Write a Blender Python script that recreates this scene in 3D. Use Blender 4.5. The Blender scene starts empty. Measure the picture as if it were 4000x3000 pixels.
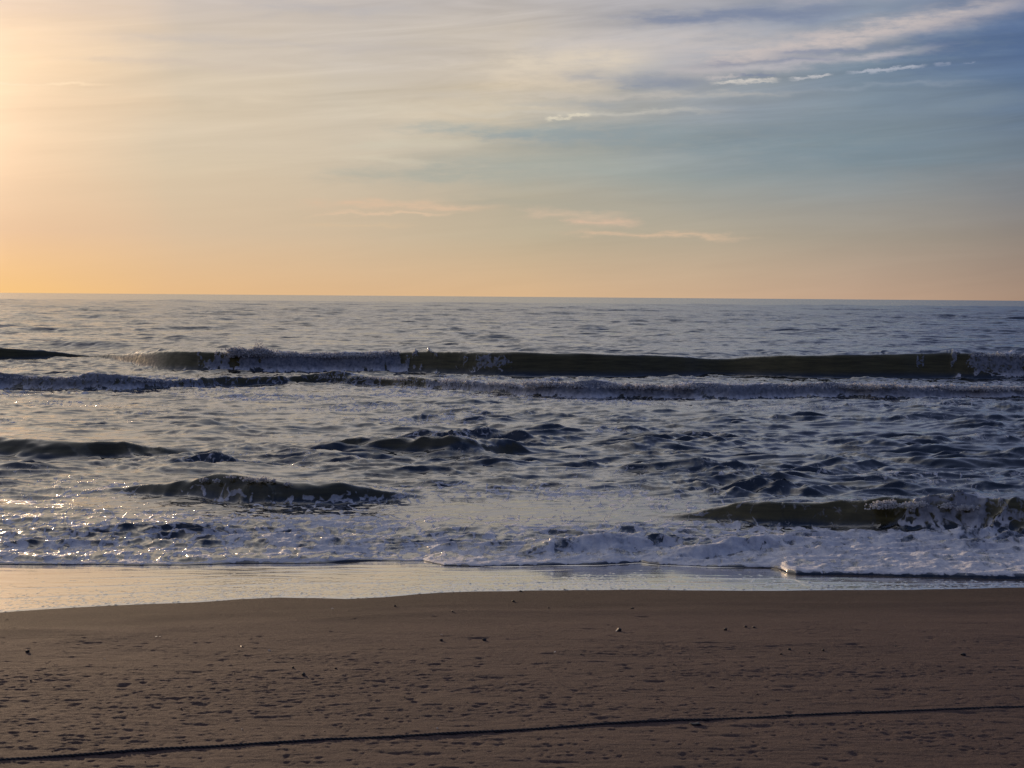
import bpy, math, random
import numpy as np
from mathutils import Matrix, Vector

# ------------------------------------------------------------------ camera
F = 7000.0                    # focal length in pixels of the 4000 x 3000 photograph
H = 3.2                       # eye height above the water
ROLL = math.radians(0.444)
PITCH = math.atan(343.5 / F)
cam_d = bpy.data.cameras.new("camera")
cam = bpy.data.objects.new("camera", cam_d)
bpy.context.scene.collection.objects.link(cam)
cam_d.sensor_width = 36.0
cam_d.lens = 36.0 * F / 4000.0
cam_d.clip_start = 0.1
cam_d.clip_end = 60000.0
CM = Matrix.Rotation(math.pi / 2 - PITCH, 4, 'X') @ Matrix.Rotation(ROLL, 4, 'Z')
cam.matrix_world = Matrix.Translation((0, 0, H)) @ CM
bpy.context.scene.camera = cam

# ------------------------------------------------------------------ sun and sky
SUN_AZ = math.radians(-19.8)   # from the view direction, negative to the left
SUN_EL = math.radians(5.2)
sd = bpy.data.lights.new("sun", 'SUN')
sd.energy = 2.4
sd.angle = math.radians(0.6)
sd.color = (1.0, 0.70, 0.44)
sun = bpy.data.objects.new("sun", sd)
bpy.context.scene.collection.objects.link(sun)
to_sun = Vector((math.sin(SUN_AZ) * math.cos(SUN_EL), math.cos(SUN_AZ) * math.cos(SUN_EL), math.sin(SUN_EL)))
sun.rotation_euler = to_sun.to_track_quat('Z', 'Y').to_euler()

sc = bpy.context.scene
sc.view_settings.view_transform = 'Standard'
sc.view_settings.look = 'None'
sc.view_settings.exposure = 0.0
sc.view_settings.gamma = 1.0
sc.cycles.use_denoising = True
sc.cycles.max_bounces = 6

def lin(c):
    return tuple(((v / 255.0) / 12.92 if v <= 10 else (((v / 255.0) + 0.055) / 1.055) ** 2.4) for v in c)

class NT:
    """Small builder for node trees."""
    def __init__(self, tree):
        self.t = tree; self.n = tree.nodes; self.l = tree.links
    def put(self, sock, v):
        if hasattr(v, 'is_output'):
            self.l.new(v, sock)
        else:
            if hasattr(sock, 'default_value') and isinstance(v, tuple) and len(v) == 3 and len(sock.default_value) == 4:
                v = (*v, 1.0)
            sock.default_value = v
    def m(self, op, a, b=0.0, c=0.0, clamp=False):
        n = self.n.new('ShaderNodeMath'); n.operation = op; n.use_clamp = clamp
        self.put(n.inputs[0], a); self.put(n.inputs[1], b); self.put(n.inputs[2], c)
        return n.outputs[0]
    def mr(self, v, a, b, c=0.0, d=1.0, smooth=True):
        n = self.n.new('ShaderNodeMapRange')
        n.interpolation_type = 'SMOOTHSTEP' if smooth else 'LINEAR'
        self.put(n.inputs[0], v); self.put(n.inputs[1], a); self.put(n.inputs[2], b); self.put(n.inputs[3], c); self.put(n.inputs[4], d)
        return n.outputs[0]
    def mix(self, f, a, b, blend='MIX'):
        n = self.n.new('ShaderNodeMix'); n.data_type = 'RGBA'; n.blend_type = blend
        self.put(n.inputs[0], f); self.put(n.inputs[6], a); self.put(n.inputs[7], b)
        return n.outputs[2]
    def xyz(self, x, y, z):
        n = self.n.new('ShaderNodeCombineXYZ')
        self.put(n.inputs[0], x); self.put(n.inputs[1], y); self.put(n.inputs[2], z)
        return n.outputs[0]
    def sep(self, v):
        n = self.n.new('ShaderNodeSeparateXYZ'); self.put(n.inputs[0], v)
        return n.outputs
    def noise(self, vec, scale, detail=4.0, rough=0.55, dist=0.0, lac=2.0):
        n = self.n.new('ShaderNodeTexNoise')
        self.put(n.inputs['Vector'], vec); self.put(n.inputs['Scale'], scale)
        n.inputs['Detail'].default_value = detail; n.inputs['Roughness'].default_value = rough
        n.inputs['Distortion'].default_value = dist; n.inputs['Lacunarity'].default_value = lac
        return n.outputs[0]
    def ramp(self, f, stops, mode='LINEAR'):
        n = self.n.new('ShaderNodeValToRGB'); cr = n.color_ramp; cr.interpolation = mode
        while len(cr.elements) > 1: cr.elements.remove(cr.elements[0])
        cr.elements[0].position = stops[0][0]; cr.elements[0].color = (*stops[0][1], 1)
        for p, c in stops[1:]:
            e = cr.elements.new(p); e.color = (*c, 1)
        self.put(n.inputs[0], f)
        return n.outputs[0]

world = bpy.data.worlds.new("World"); sc.world = world; world.use_nodes = True
world.node_tree.nodes.clear()
W = NT(world.node_tree)
tc = W.n.new('ShaderNodeTexCoord').outputs['Generated']
dx, dy, dz = W.sep(tc)[0:3]
az = W.m('ARCTAN2', dx, dy)
el = W.m('ARCSINE', dz)
K = 180 / math.pi
azd = W.m('MULTIPLY', az, K)
eld = W.m('MULTIPLY', el, K)
# cloud-layer coordinates: where the view ray meets a level sheet
zs = W.m('MAXIMUM', dz, 0.015)
cx = W.m('DIVIDE', dx, zs); cy = W.m('DIVIDE', dy, zs)
# direction in "degrees" for soft streaky noise
st1 = W.xyz(W.m('MULTIPLY', azd, 0.055), W.m('ADD', W.m('MULTIPLY', eld, 0.85), W.m('MULTIPLY', azd, -0.045)), 3.7)
n1 = W.noise(st1, 1.0, 5.0, 0.55, 0.5)
st2 = W.xyz(W.m('MULTIPLY', azd, 0.16), W.m('ADD', W.m('MULTIPLY', eld, 1.9), W.m('MULTIPLY', azd, -0.16)), 11.3)
n2 = W.noise(st2, 1.0, 6.0, 0.6, 0.7)
st3 = W.xyz(W.m('MULTIPLY', azd, 0.10), W.m('MULTIPLY', eld, 0.28), 1.3)
n3 = W.noise(st3, 1.0, 3.0, 0.5, 0.2)
hi = W.mr(eld, 1.5, 6.0)
wz = W.m('MULTIPLY', hi, 1.0)
eld_w = W.m('ADD', eld, W.m('MULTIPLY', W.m('SUBTRACT', n3, 0.5), W.m('MULTIPLY', hi, 3.2)))
eld_w = W.m('ADD', eld_w, W.m('MULTIPLY', W.m('SUBTRACT', n1, 0.5), W.m('MULTIPLY', hi, 2.6)))
azd_w = W.m('ADD', azd, W.m('MULTIPLY', W.m('SUBTRACT', n3, 0.5), 5.0))
s = W.m('ADD', 0.5, W.m('DIVIDE', W.m('MULTIPLY', azd_w, 0.5), W.m('ADD', W.m('ABSOLUTE', azd_w), 16.0)))
def sp(px):
    a = math.degrees(math.atan((px - 2000) / F)); return 0.5 + 0.5 * a / (abs(a) + 16)
def spa(a): return 0.5 + 0.5 * a / (abs(a) + 16)
# rows: elevation (deg), colours at px 0, 700, 1400, 2000, 2700, 3300, 4000, then back of the sky
BACKLOW, BACKMID, BACKHI = (64, 64, 90), (48, 58, 90), (42, 56, 92)
rows = [
 (0.0,  [(243,195,130),(228,186,138),(218,181,140),(216,180,140),(206,174,142),(192,162,138),(164,138,120)], (104,92,104)),
 (1.9,  [(232,194,158),(214,189,160),(202,183,157),(188,175,151),(178,167,148),(164,154,140),(142,132,124)], (100,96,116)),
 (4.2,  [(244,209,173),(215,197,171),(203,190,170),(176,174,162),(152,160,158),(138,150,156),(112,126,140)], BACKLOW),
 (6.6,  [(255,222,184),(216,200,178),(208,196,178),(206,192,170),(158,162,168),(120,137,154),(90,112,142)], (74,82,114)),
 (9.3,  [(238,212,192),(206,194,186),(196,188,184),(190,184,182),(178,176,182),(144,154,172),(98,118,154)], BACKMID),
 (17.,  [(255,238,214),(238,224,210),(226,218,212),(218,212,210),(200,200,206),(176,182,200),(140,150,180)], BACKMID),
 (38.,  [(205,200,200),(202,200,202),(196,196,202),(188,190,200),(170,176,194),(146,156,184),(116,128,166)], BACKHI),
 (80.,  [(84,98,134)]*7, BACKHI)]
cols = []
for e, cs, back in rows:
    st = [(0.0, lin(back)), (spa(-110), lin(tuple((a + b * 2) / 3 for a, b in zip(cs[0], back))))]
    glow = tuple(min(255, c * 1.0) for c in cs[0])
    st += [(spa(-45), lin(tuple((a * 2 + b) / 3 for a, b in zip(cs[0], back)))), (spa(-24), tuple(v * 1.5 for v in lin(glow)))]
    st += [(sp(p), lin(c)) for p, c in zip((0, 700, 1400, 2000, 2700, 3300, 4000), cs)]
    st += [(spa(40), lin(tuple((a + b) / 2 for a, b in zip(cs[-1], back)))), (1.0, lin(back))]
    cols.append((e, W.ramp(s, st)))
sky = cols[0][1]
for (e0, _), (e1, c1) in zip(cols, cols[1:]):
    sky = W.mix(W.mr(eld_w, e0, e1, smooth=False), sky, c1)
# physical sky underneath the veil of cirrus
nish = W.n.new('ShaderNodeTexSky'); nish.sky_type = 'NISHITA'; nish.sun_disc = False
nish.sun_elevation = SUN_EL; nish.sun_rotation = SUN_AZ
nb = W.mix(1.0, nish.outputs[0], (0.05, 0.05, 0.05), 'MULTIPLY')
sky = W.mix(0.015, sky, nb)
# streaky thin-cloud texture
cl = W.m('MULTIPLY', W.m('SUBTRACT', n2, 0.5), W.mr(eld, 2.0, 6.5, 0.12, 0.62))
cl2 = W.m('MULTIPLY', W.m('SUBTRACT', n1, 0.5), W.mr(eld, 0.5, 6.0, 0.06, 0.38))
side = W.mr(azd, -14.0, 4.0, 0.35, 1.0)
gain = W.m('ADD', 1.0, W.m('MULTIPLY', W.m('ADD', cl, cl2), side))
sky = W.mix(1.0, sky, W.xyz(gain, gain, gain), 'MULTIPLY')
# longer wisps: each a soft streak between two directions (pixel figures turned into angles)
PX = W.m('ADD', 2000.0, W.m('MULTIPLY', W.m('TANGENT', az), F))
PY = W.m('SUBTRACT', 1156.0, W.m('MULTIPLY', W.m('TANGENT', el), F))
front = W.m('GREATER_THAN', dy, 0.5)
wv = W.noise(W.xyz(W.m('MULTIPLY', azd, 0.5), W.m('MULTIPLY', eld, 1.6), 5.0), 1.0, 5.0, 0.6)
wv2 = W.noise(W.xyz(W.m('MULTIPLY', azd, 0.9), W.m('MULTIPLY', eld, 4.0), 8.0), 1.0, 6.0, 0.65)
wv3 = W.noise(W.xyz(W.m('MULTIPLY', azd, 2.6), W.m('MULTIPLY', eld, 7.0), 2.0), 1.0, 6.0, 0.65)
PYh = W.m('ADD', W.m('ADD', PY, W.m('MULTIPLY', W.m('SUBTRACT', wv3, 0.5), 34.0)), W.m('MULTIPLY', W.m('SUBTRACT', wv, 0.5), 30.0))
PXh = W.m('ADD', PX, W.m('MULTIPLY', W.m('SUBTRACT', wv3, 0.5), 40.0))
PYw = W.m('ADD', PY, W.m('MULTIPLY', W.m('SUBTRACT', wv, 0.5), 90.0))
PXw = W.m('ADD', PX, W.m('MULTIPLY', W.m('SUBTRACT', wv2, 0.5), 260.0))
def streak(sky, x0, y0, x1, y1, w0, w1, col, op, hard=False):
    PXw, PYw = (PXh, PYh) if hard else (globals()['PXw'], globals()['PYw'])
    t = W.mr(PXw, float(x0), float(x1), smooth=False)
    yc = W.m('ADD', float(y0), W.m('MULTIPLY', t, float(y1 - y0)))
    wd = W.m('ADD', float(w0), W.m('MULTIPLY', t, float(w1 - w0)))
    d = W.m('DIVIDE', W.m('SUBTRACT', PYw, yc), wd)
    d2 = W.m('MULTIPLY', d, d)
    if hard: d2 = W.m('MULTIPLY', d2, d2)
    prof = W.m('POWER', 2.718, W.m('MULTIPLY', d2, -1.0))
    L = abs(x1 - x0)
    k0, k1 = (0.22, 0.18) if hard else (0.3, 0.3)
    e = W.m('MULTIPLY', W.mr(PXw, float(x0) - 0.05 * L, x0 + k0 * L), W.mr(PXw, x1 - k1 * L, float(x1) + 0.05 * L, 1.0, 0.0))
    tex = W.mr(wv2, 0.3, 0.62, 0.55, 1.15) if not hard else W.mr(wv3, 0.30, 0.55, 0.35, 1.0)
    f = W.m('MULTIPLY', W.m('MULTIPLY', prof, e), W.m('MULTIPLY', W.m('MULTIPLY', tex, front), op), clamp=True)
    return W.mix(f, sky, lin(col))
for a in [
 (2500, 300, 4150, 10, 46, 40, (196,186,184), 0.95),
 (2000, 190, 3150, 170, 70, 50, (206,196,190), 0.45),
 (2700, 285, 3750, 205, 18, 16, (186,182,186), 0.85),
 (2300, 80, 3400, 60, 30, 34, (112,126,156), 0.55),
 (2650, 260, 3350, 240, 12, 10, (116,128,154), 0.50),
 (2880, 372, 3900, 330, 9, 8, (150,160,172), 0.35),
 (1500, 385, 3200, 372, 16, 8, (200,192,182), 0.45),
 (1700, 450, 2880, 432, 14, 7, (206,200,188), 0.50),
 (1900, 415, 2500, 405, 16, 14, (150,158,166), 0.45),
 (2400, 330, 2760, 335, 22, 18, (132,142,160), 0.60),
 (1900, 500, 4000, 620, 60, 120, (112,136,150), 0.30),
 (2700, 560, 4200, 370, 30, 26, (126,140,152), 0.35),
 (1500, 505, 2300, 520, 22, 26, (160,170,168), 0.55),
 (1300, 575, 1950, 560, 22, 12, (206,198,178), 0.55),
 (1300, 625, 1750, 640, 18, 12, (212,200,178), 0.60),
 (1200, 690, 2100, 700, 26, 30, (160,168,160), 0.40),
 (1100, 810, 1990, 812, 17, 15, (216,188,160), 0.95),
 (1700, 770, 2600, 850, 30, 30, (168,166,152), 0.35),
 (1200, 845, 1800, 838, 6, 5, (218,191,162), 0.95),
 (1080, 886, 1650, 888, 9, 7, (214,188,156), 0.45),
 (2000, 832, 2450, 838, 18, 14, (206,184,160), 0.75),
 (2200, 868, 2500, 862, 16, 13, (214,185,160), 0.90),
 (2150, 912, 2960, 920, 8, 9, (212,184,156), 0.75),
 (300, 180, 1900, 215, 22, 16, (192,184,180), 0.35),
 (900, 60, 1700, 50, 26, 20, (178,176,180), 0.40),
 (200, 270, 1200, 290, 16, 16, (206,190,176), 0.35),
 (1850, 255, 2600, 235, 60, 40, (222,208,188), 0.70),
 (1850, 330, 2450, 325, 55, 40, (222,206,184), 0.55),
 (1300, 430, 2350, 420, 26, 20, (212,200,180), 0.70),
 (1750, 530, 2800, 535, 34, 40, (144,157,162), 0.60),
 (1450, 660, 2600, 640, 40, 60, (158,166,160), 0.40),
 (2450, 95, 3350, 62, 24, 26, (122,134,160), 0.50),
 (2150, 300, 2700, 320, 20, 16, (150,156,168), 0.50),
 (2950, 225, 3500, 195, 14, 12, (116,130,158), 0.55),
 (3400, 240, 4400, 140, 90, 110, (76,100,142), 0.45),
 (3000, 25, 3700, -10, 20, 20, (178,174,182), 0.60),
 (-200, 380, 460, 365, 8, 5, (255,226,190), 0.80),
 (2760, 334, 3030, 317, 8, 9, (220,212,202), 0.72, True),
 (2740, 316, 2900, 300, 10, 6, (196,188,186), 0.6, True),
 (2850, 302, 3020, 300, 7, 6, (120,130,154), 0.6, True),
 (3064, 316, 3236, 301, 7, 6, (200,198,200), 0.75, True),
 (3285, 296, 3600, 274, 7, 6, (180,184,196), 0.75, True),
 (3625, 270, 3695, 265, 6, 5, (152,160,180), 0.55, True),
 (3740, 268, 3790, 264, 3, 3, (140,150,172), 0.6, True),
 (2120, 470, 2225, 464, 8, 9, (226,216,194), 0.75, True),
 (2200, 455, 2300, 448, 8, 6, (226,216,194), 0.75, True),
]:
    sky = streak(sky, *a)
# warm halo round the sun, which stands just outside the frame
dn = W.n.new('ShaderNodeVectorMath'); dn.operation = 'DOT_PRODUCT'
W.l.new(tc, dn.inputs[0]); dn.inputs[1].default_value = to_sun
ang = W.m('MULTIPLY', W.m('ARCCOSINE', W.m('MINIMUM', dn.outputs['Value'], 0.99999)), K)
h1 = W.m('POWER', 2.718, W.m('MULTIPLY', W.m('MULTIPLY', ang, ang), -1 / 9.0))
h2 = W.m('POWER', 2.718, W.m('MULTIPLY', ang, -1 / 3.2))
glow = W.m('ADD', W.m('MULTIPLY', h1, 0.50), W.m('MULTIPLY', h2, 0.05))
gcol = W.mix(1.0, (1.0, 0.80, 0.62), W.xyz(glow, glow, glow), 'MULTIPLY')
sky = W.mix(1.0, sky, gcol, 'ADD')
bg = W.n.new('ShaderNodeBackground'); W.put(bg.inputs[0], sky); bg.inputs[1].default_value = 1.0
wo = W.n.new('ShaderNodeOutputWorld'); W.l.new(bg.outputs[0], wo.inputs[0])

# ------------------------------------------------------------------ helpers
rng = np.random.RandomState(7)
R3 = np.array(CM.to_3x3())

def rays(px, py):
    px = np.asarray(px, float); py = np.asarray(py, float)
    l = np.stack([(px - 2000) / F, -(py - 1500) / F, -np.ones_like(px)], -1)
    return l @ R3.T

SL = 0.055                    # slope of the beach
def ground_z(y):
    """level of the smooth beach (rising towards the viewer)."""
    y = np.asarray(y, float)
    return np.where(y < 30, SL * (21.0 - y), -SL * 9 - 0.03 * (y - 30))

def on_beach(px, py):
    r = rays(px, py)
    ry, rz = r[..., 1], r[..., 2]
    # H + t rz = .04 (21 - t ry)
    t = (SL * 21.0 - H) / (rz + SL * ry)
    return t * r[..., 0], t * ry

def on_water(px, py, z=0.0):
    r = rays(px, py); t = (z - H) / r[..., 2]
    return t * r[..., 0], t * r[..., 1]

_perm = rng.permutation(4096).astype(np.int32)
_th = rng.uniform(0, 2 * math.pi, 4096)
_gx, _gy = np.cos(_th).astype(np.float32), np.sin(_th).astype(np.float32)
def pnoise(x, y, seed=0):
    x, y = np.broadcast_arrays(np.asarray(x, np.float32), np.asarray(y, np.float32))
    fx0 = np.floor(x); fy0 = np.floor(y)
    xi = fx0.astype(np.int32); yi = fy0.astype(np.int32)
    xf = x - fx0; yf = y - fy0
    u = xf * xf * xf * (xf * (xf * 6 - 15) + 10); v = yf * yf * yf * (yf * (yf * 6 - 15) + 10)
    p0 = _perm[(xi + seed * 131) & 4095] + yi; p1 = _perm[(xi + 1 + seed * 131) & 4095] + yi
    def g(pp, fx, fy):
        h = _perm[pp & 4095]
        return _gx[h] * fx + _gy[h] * fy
    a = g(p0, xf, yf); b = g(p1, xf - 1, yf); c = g(p0 + 1, xf, yf - 1); d = g(p1 + 1, xf - 1, yf - 1)
    ab = a + (b - a) * u; cd = c + (d - c) * u
    return np.float32(1.5) * (ab + (cd - ab) * v)
def fbm(x, y, oct=4, seed=0, gain=0.5, ridged=False):
    out = 0; amp = 1.0; f = 1.0
    for o in range(oct):
        n = pnoise(x * f + o * 17.3, y * f - o * 9.1, seed + o)
        out = out + amp * ((1 - 2 * np.abs(n)) if ridged else n)
        amp *= gain; f *= 2.03
    return out

def grid_mesh(name, X, Y, Z, attrs=None, mat=None):
    nr, nc = X.shape
    me = bpy.data.meshes.new(name)
    co = np.stack([X, Y, Z], -1).astype(np.float32).reshape(-1, 3)
    idx = np.arange(nr * nc, dtype=np.int32).reshape(nr, nc)
    q = np.stack([idx[:-1, :-1], idx[:-1, 1:], idx[1:, 1:], idx[1:, :-1]], -1).reshape(-1, 4)
    nf = len(q)
    me.vertices.add(len(co)); me.vertices.foreach_set('co', co.ravel())
    me.loops.add(nf * 4); me.loops.foreach_set('vertex_index', q.ravel())
    me.polygons.add(nf)
    me.polygons.foreach_set('loop_start', np.arange(0, nf * 4, 4, dtype=np.int32))
    me.polygons.foreach_set('use_smooth', np.ones(nf, dtype=bool))
    me.update(calc_edges=True)
    for k, v in (attrs or {}).items():
        a = me.attributes.new(k, 'FLOAT', 'POINT'); a.data.foreach_set('value', v.astype(np.float32).ravel())
    if mat: me.materials.append(mat)
    o = bpy.data.objects.new(name, me); sc.collection.objects.link(o)
    return o

def tri_mesh(name, co, faces, mat, smooth=True):
    me = bpy.data.meshes.new(name)
    co = np.asarray(co, np.float32); faces = np.asarray(faces, np.int32)
    k = faces.shape[1]; nf = len(faces)
    me.vertices.add(len(co)); me.vertices.foreach_set('co', co.ravel())
    me.loops.add(nf * k); me.loops.foreach_set('vertex_index', faces.ravel())
    me.polygons.add(nf)
    me.polygons.foreach_set('loop_start', np.arange(0, nf * k, k, dtype=np.int32))
    me.polygons.foreach_set('use_smooth', np.full(nf, smooth))
    me.update(calc_edges=True)
    me.materials.append(mat)
    o = bpy.data.objects.new(name, me); sc.collection.objects.link(o)
    return o

def material(name):
    m = bpy.data.materials.new(name); m.use_nodes = True
    t = NT(m.node_tree)
    return m, t, m.node_tree.nodes['Principled BSDF']

def sstep(a, b, x):
    t = np.clip((x - a) / (b - a), 0, 1); return t * t * (3 - 2 * t)

# ------------------------------------------------------------------ materials
def attr(t, name):
    n = t.n.new('ShaderNodeAttribute'); n.attribute_name = name
    return n.outputs['Fac']
def pos(t):
    return t.n.new('ShaderNodeNewGeometry').outputs['Position']
def bump(t, h, strength, dist, normal=None):
    n = t.n.new('ShaderNodeBump'); t.put(n.inputs['Height'], h)
    t.put(n.inputs['Strength'], strength); t.put(n.inputs['Distance'], dist)
    if normal: t.l.new(normal, n.inputs['Normal'])
    return n.outputs[0]

m_sea, t, b = material('sea_water')
p = pos(t); px_, py_, pz_ = t.sep(p)[0:3]
foam_d = attr(t, 'foam'); face = attr(t, 'murk_shade')
pv = t.xyz(px_, t.m('MULTIPLY', py_, 0.45), t.m('MULTIPLY', pz_, 1.0))
la = t.noise(pv, 2.6, 7.0, 0.70, 0.8)
la2 = t.noise(pv, 8.5, 5.0, 0.62, 0.5)
vo = t.n.new('ShaderNodeTexVoronoi'); vo.feature = 'DISTANCE_TO_EDGE'; vo.inputs['Scale'].default_value = 2.6
wq = t.n.new('ShaderNodeVectorMath'); wq.operation = 'ADD'; t.l.new(pv, wq.inputs[0])
wn = t.n.new('ShaderNodeTexNoise'); wn.inputs['Scale'].default_value = 2.2; wn.inputs['Detail'].default_value = 3; t.l.new(pv, wn.inputs['Vector'])
t.l.new(wn.outputs['Color'], wq.inputs[1]); t.l.new(wq.outputs[0], vo.inputs['Vector'])
net = t.mr(vo.outputs['Distance'], 0.0, 0.16, 1.0, 0.0)
lace = t.m('ADD', t.m('MULTIPLY', la, 0.50), t.m('ADD', t.m('MULTIPLY', la2, 0.32), t.m('MULTIPLY', net, 0.20)))
thr = t.m('SUBTRACT', 0.80, t.m('MULTIPLY', foam_d, 0.56))
fm = t.mr(lace, thr, t.m('ADD', thr, 0.12))
fm = t.m('MULTIPLY', fm, t.mr(foam_d, 0.02, 0.12), clamp=True)
streaks = t.noise(t.xyz(t.m('MULTIPLY', px_, 0.5), py_, t.m('MULTIPLY', pz_, 7.0)), 1.6, 5.0, 0.65, 0.4)
body = t.mix(face, (0.014, 0.020, 0.023), t.mix(t.mr(streaks, 0.3, 0.7), (0.075, 0.066, 0.028), (0.150, 0.132, 0.055)))
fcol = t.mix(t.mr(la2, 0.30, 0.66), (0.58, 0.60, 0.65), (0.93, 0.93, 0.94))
fcol = t.mix(t.m('MULTIPLY', face, 0.9), fcol, t.mix(t.mr(la2, 0.30, 0.66), (0.09, 0.11, 0.145), (0.28, 0.30, 0.35)))  # foam on the wave faces is painted dark and bluish for the shade there
col = t.mix(fm, body, fcol)
t.put(b.inputs['Base Color'], col)
t.put(b.inputs['Roughness'], t.m('ADD', t.mr(py_, 60.0, 400.0, 0.07, 0.16), t.m('MULTIPLY', fm, 0.62)))
t.put(b.inputs['IOR'], t.m('SUBTRACT', 2.0, t.m('MULTIPLY', face, 0.62)))
# small ripples as slopes added to the surface normal
def slope_noise(vec, scale, detail):
    n = t.n.new('ShaderNodeTexNoise'); t.put(n.inputs['Vector'], vec); n.inputs['Scale'].default_value = scale
    n.inputs['Detail'].default_value = detail; n.inputs['Roughness'].default_value = 0.6
    v = t.n.new('ShaderNodeVectorMath'); v.operation = 'SUBTRACT'; t.l.new(n.outputs['Color'], v.inputs[0]); v.inputs[1].default_value = (0.5, 0.5, 0.5)
    return v.outputs[0]
def vscale(v, f):
    n = t.n.new('ShaderNodeVectorMath'); n.operation = 'MULTIPLY'; t.l.new(v, n.inputs[0]); t.put(n.inputs[1], f); return n.outputs[0]
def vadd(a, c):
    n = t.n.new('ShaderNodeVectorMath'); n.operation = 'ADD'; t.l.new(a, n.inputs[0]); t.l.new(c, n.inputs[1]); return n.outputs[0]
rv = t.xyz(t.m('MULTIPLY', px_, 0.35), t.m('MULTIPLY', py_, 1.0), t.m('MULTIPLY', pz_, 1.5))
calm = t.m('SUBTRACT', 1.0, t.m('MULTIPLY', face, 0.5))
near_k = t.m('MULTIPLY', t.mr(py_, 20.0, 90.0, 0.26, 0.7), calm)
far_k = t.m('MULTIPLY', t.mr(py_, 60.0, 160.0, 0.20, 0.9), calm)
sl = vadd(vscale(slope_noise(rv, 6.0, 4.0), t.xyz(t.m('MULTIPLY', near_k, 0.4), near_k, 0.0)),
          vscale(slope_noise(rv, 0.9, 4.0), t.xyz(t.m('MULTIPLY', far_k, 0.5), far_k, 0.0)))
gn = t.n.new('ShaderNodeNewGeometry').outputs['Normal']
nv_ = t.n.new('ShaderNodeVectorMath'); nv_.operation = 'NORMALIZE'; t.l.new(vadd(gn, sl), nv_.inputs[0])
fbv = t.noise(p, 26.0, 4.0, 0.65)
nb3 = bump(t, t.m('MULTIPLY', fbv, fm), 0.6, 0.022, nv_.outputs[0])
t.put(b.inputs['Normal'], nb3)

m_sand, t, b = material('brown_sand')
p = pos(t); px_, py_, pz_ = t.sep(p)[0:3]
wet = attr(t, 'damp')
g1 = t.noise(p, 260.0, 3.0, 0.7)
g2 = t.noise(p, 45.0, 4.0, 0.65)
g3 = t.noise(t.xyz(px_, t.m('MULTIPLY', py_, 2.4), pz_), 1.1, 4.0, 0.6, 0.4)
dry = t.mix(t.mr(g3, 0.35, 0.65), (0.112, 0.072, 0.065), (0.091, 0.058, 0.054))
dry = t.mix(t.mr(g1, 0.3, 0.7, 0.0, 0.55), dry, (0.148, 0.100, 0.086))
damp = t.mix(t.mr(g3, 0.35, 0.65), (0.060, 0.039, 0.035), (0.048, 0.031, 0.029))
col = t.mix(wet, dry, damp)
spk = t.mr(t.noise(p, 160.0, 1.0, 0.5), 0.66, 0.72)
col = t.mix(t.m('MULTIPLY', spk, 0.5), col, (0.5, 0.42, 0.34))
gr = t.mr(t.noise(p, 85.0, 2.0, 0.7), 0.3, 0.7, 0.80, 1.22)
col = t.mix(1.0, col, t.xyz(gr, gr, gr), 'MULTIPLY')
t.put(b.inputs['Base Color'], col)
b.inputs['Roughness'].default_value = 0.88
b.inputs['IOR'].default_value = 1.4
b.inputs['Specular IOR Level'].default_value = 0.2
nb1 = bump(t, g2, 0.70, 0.020)
nb2 = bump(t, g1, 0.75, 0.007, nb1)
t.put(b.inputs['Normal'], nb2)

m_film, t, b = material('wet_sheen')
p = pos(t); px_, py_, pz_ = t.sep(p)[0:3]
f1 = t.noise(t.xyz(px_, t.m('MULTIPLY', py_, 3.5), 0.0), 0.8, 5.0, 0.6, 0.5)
col = t.mix(t.mr(f1, 0.35, 0.7), (0.24, 0.170, 0.100), (0.33, 0.24, 0.145))  # warm, bright base colour carries part of the reflected low sky
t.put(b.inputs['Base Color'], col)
t.put(b.inputs['Roughness'], t.mr(f1, 0.35, 0.75, 0.07, 0.16))
b.inputs['IOR'].default_value = 1.75
b.inputs['Coat Weight'].default_value = 0.9
b.inputs['Coat Roughness'].default_value = 0.06
nb1 = bump(t, t.noise(t.xyz(px_, t.m('MULTIPLY', py_, 2.0), 0.0), 9.0, 4.0, 0.6), 0.10, 0.02)
t.put(b.inputs['Normal'], nb1)

m_foam, t, b = material('white_foam')
b.inputs['Base Color'].default_value = (0.86, 0.87, 0.88, 1); b.inputs['Roughness'].default_value = 0.5
tr_ = t.n.new('ShaderNodeBsdfTranslucent'); tr_.inputs[0].default_value = (0.9, 0.9, 0.9, 1)
mf_ = t.n.new('ShaderNodeMixShader'); mf_.inputs[0].default_value = 0.5
t.l.new(b.outputs[0], mf_.inputs[1]); t.l.new(tr_.outputs[0], mf_.inputs[2])
t.l.new(mf_.outputs[0], [n_ for n_ in t.n if n_.type == 'OUTPUT_MATERIAL'][0].inputs['Surface'])

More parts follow.
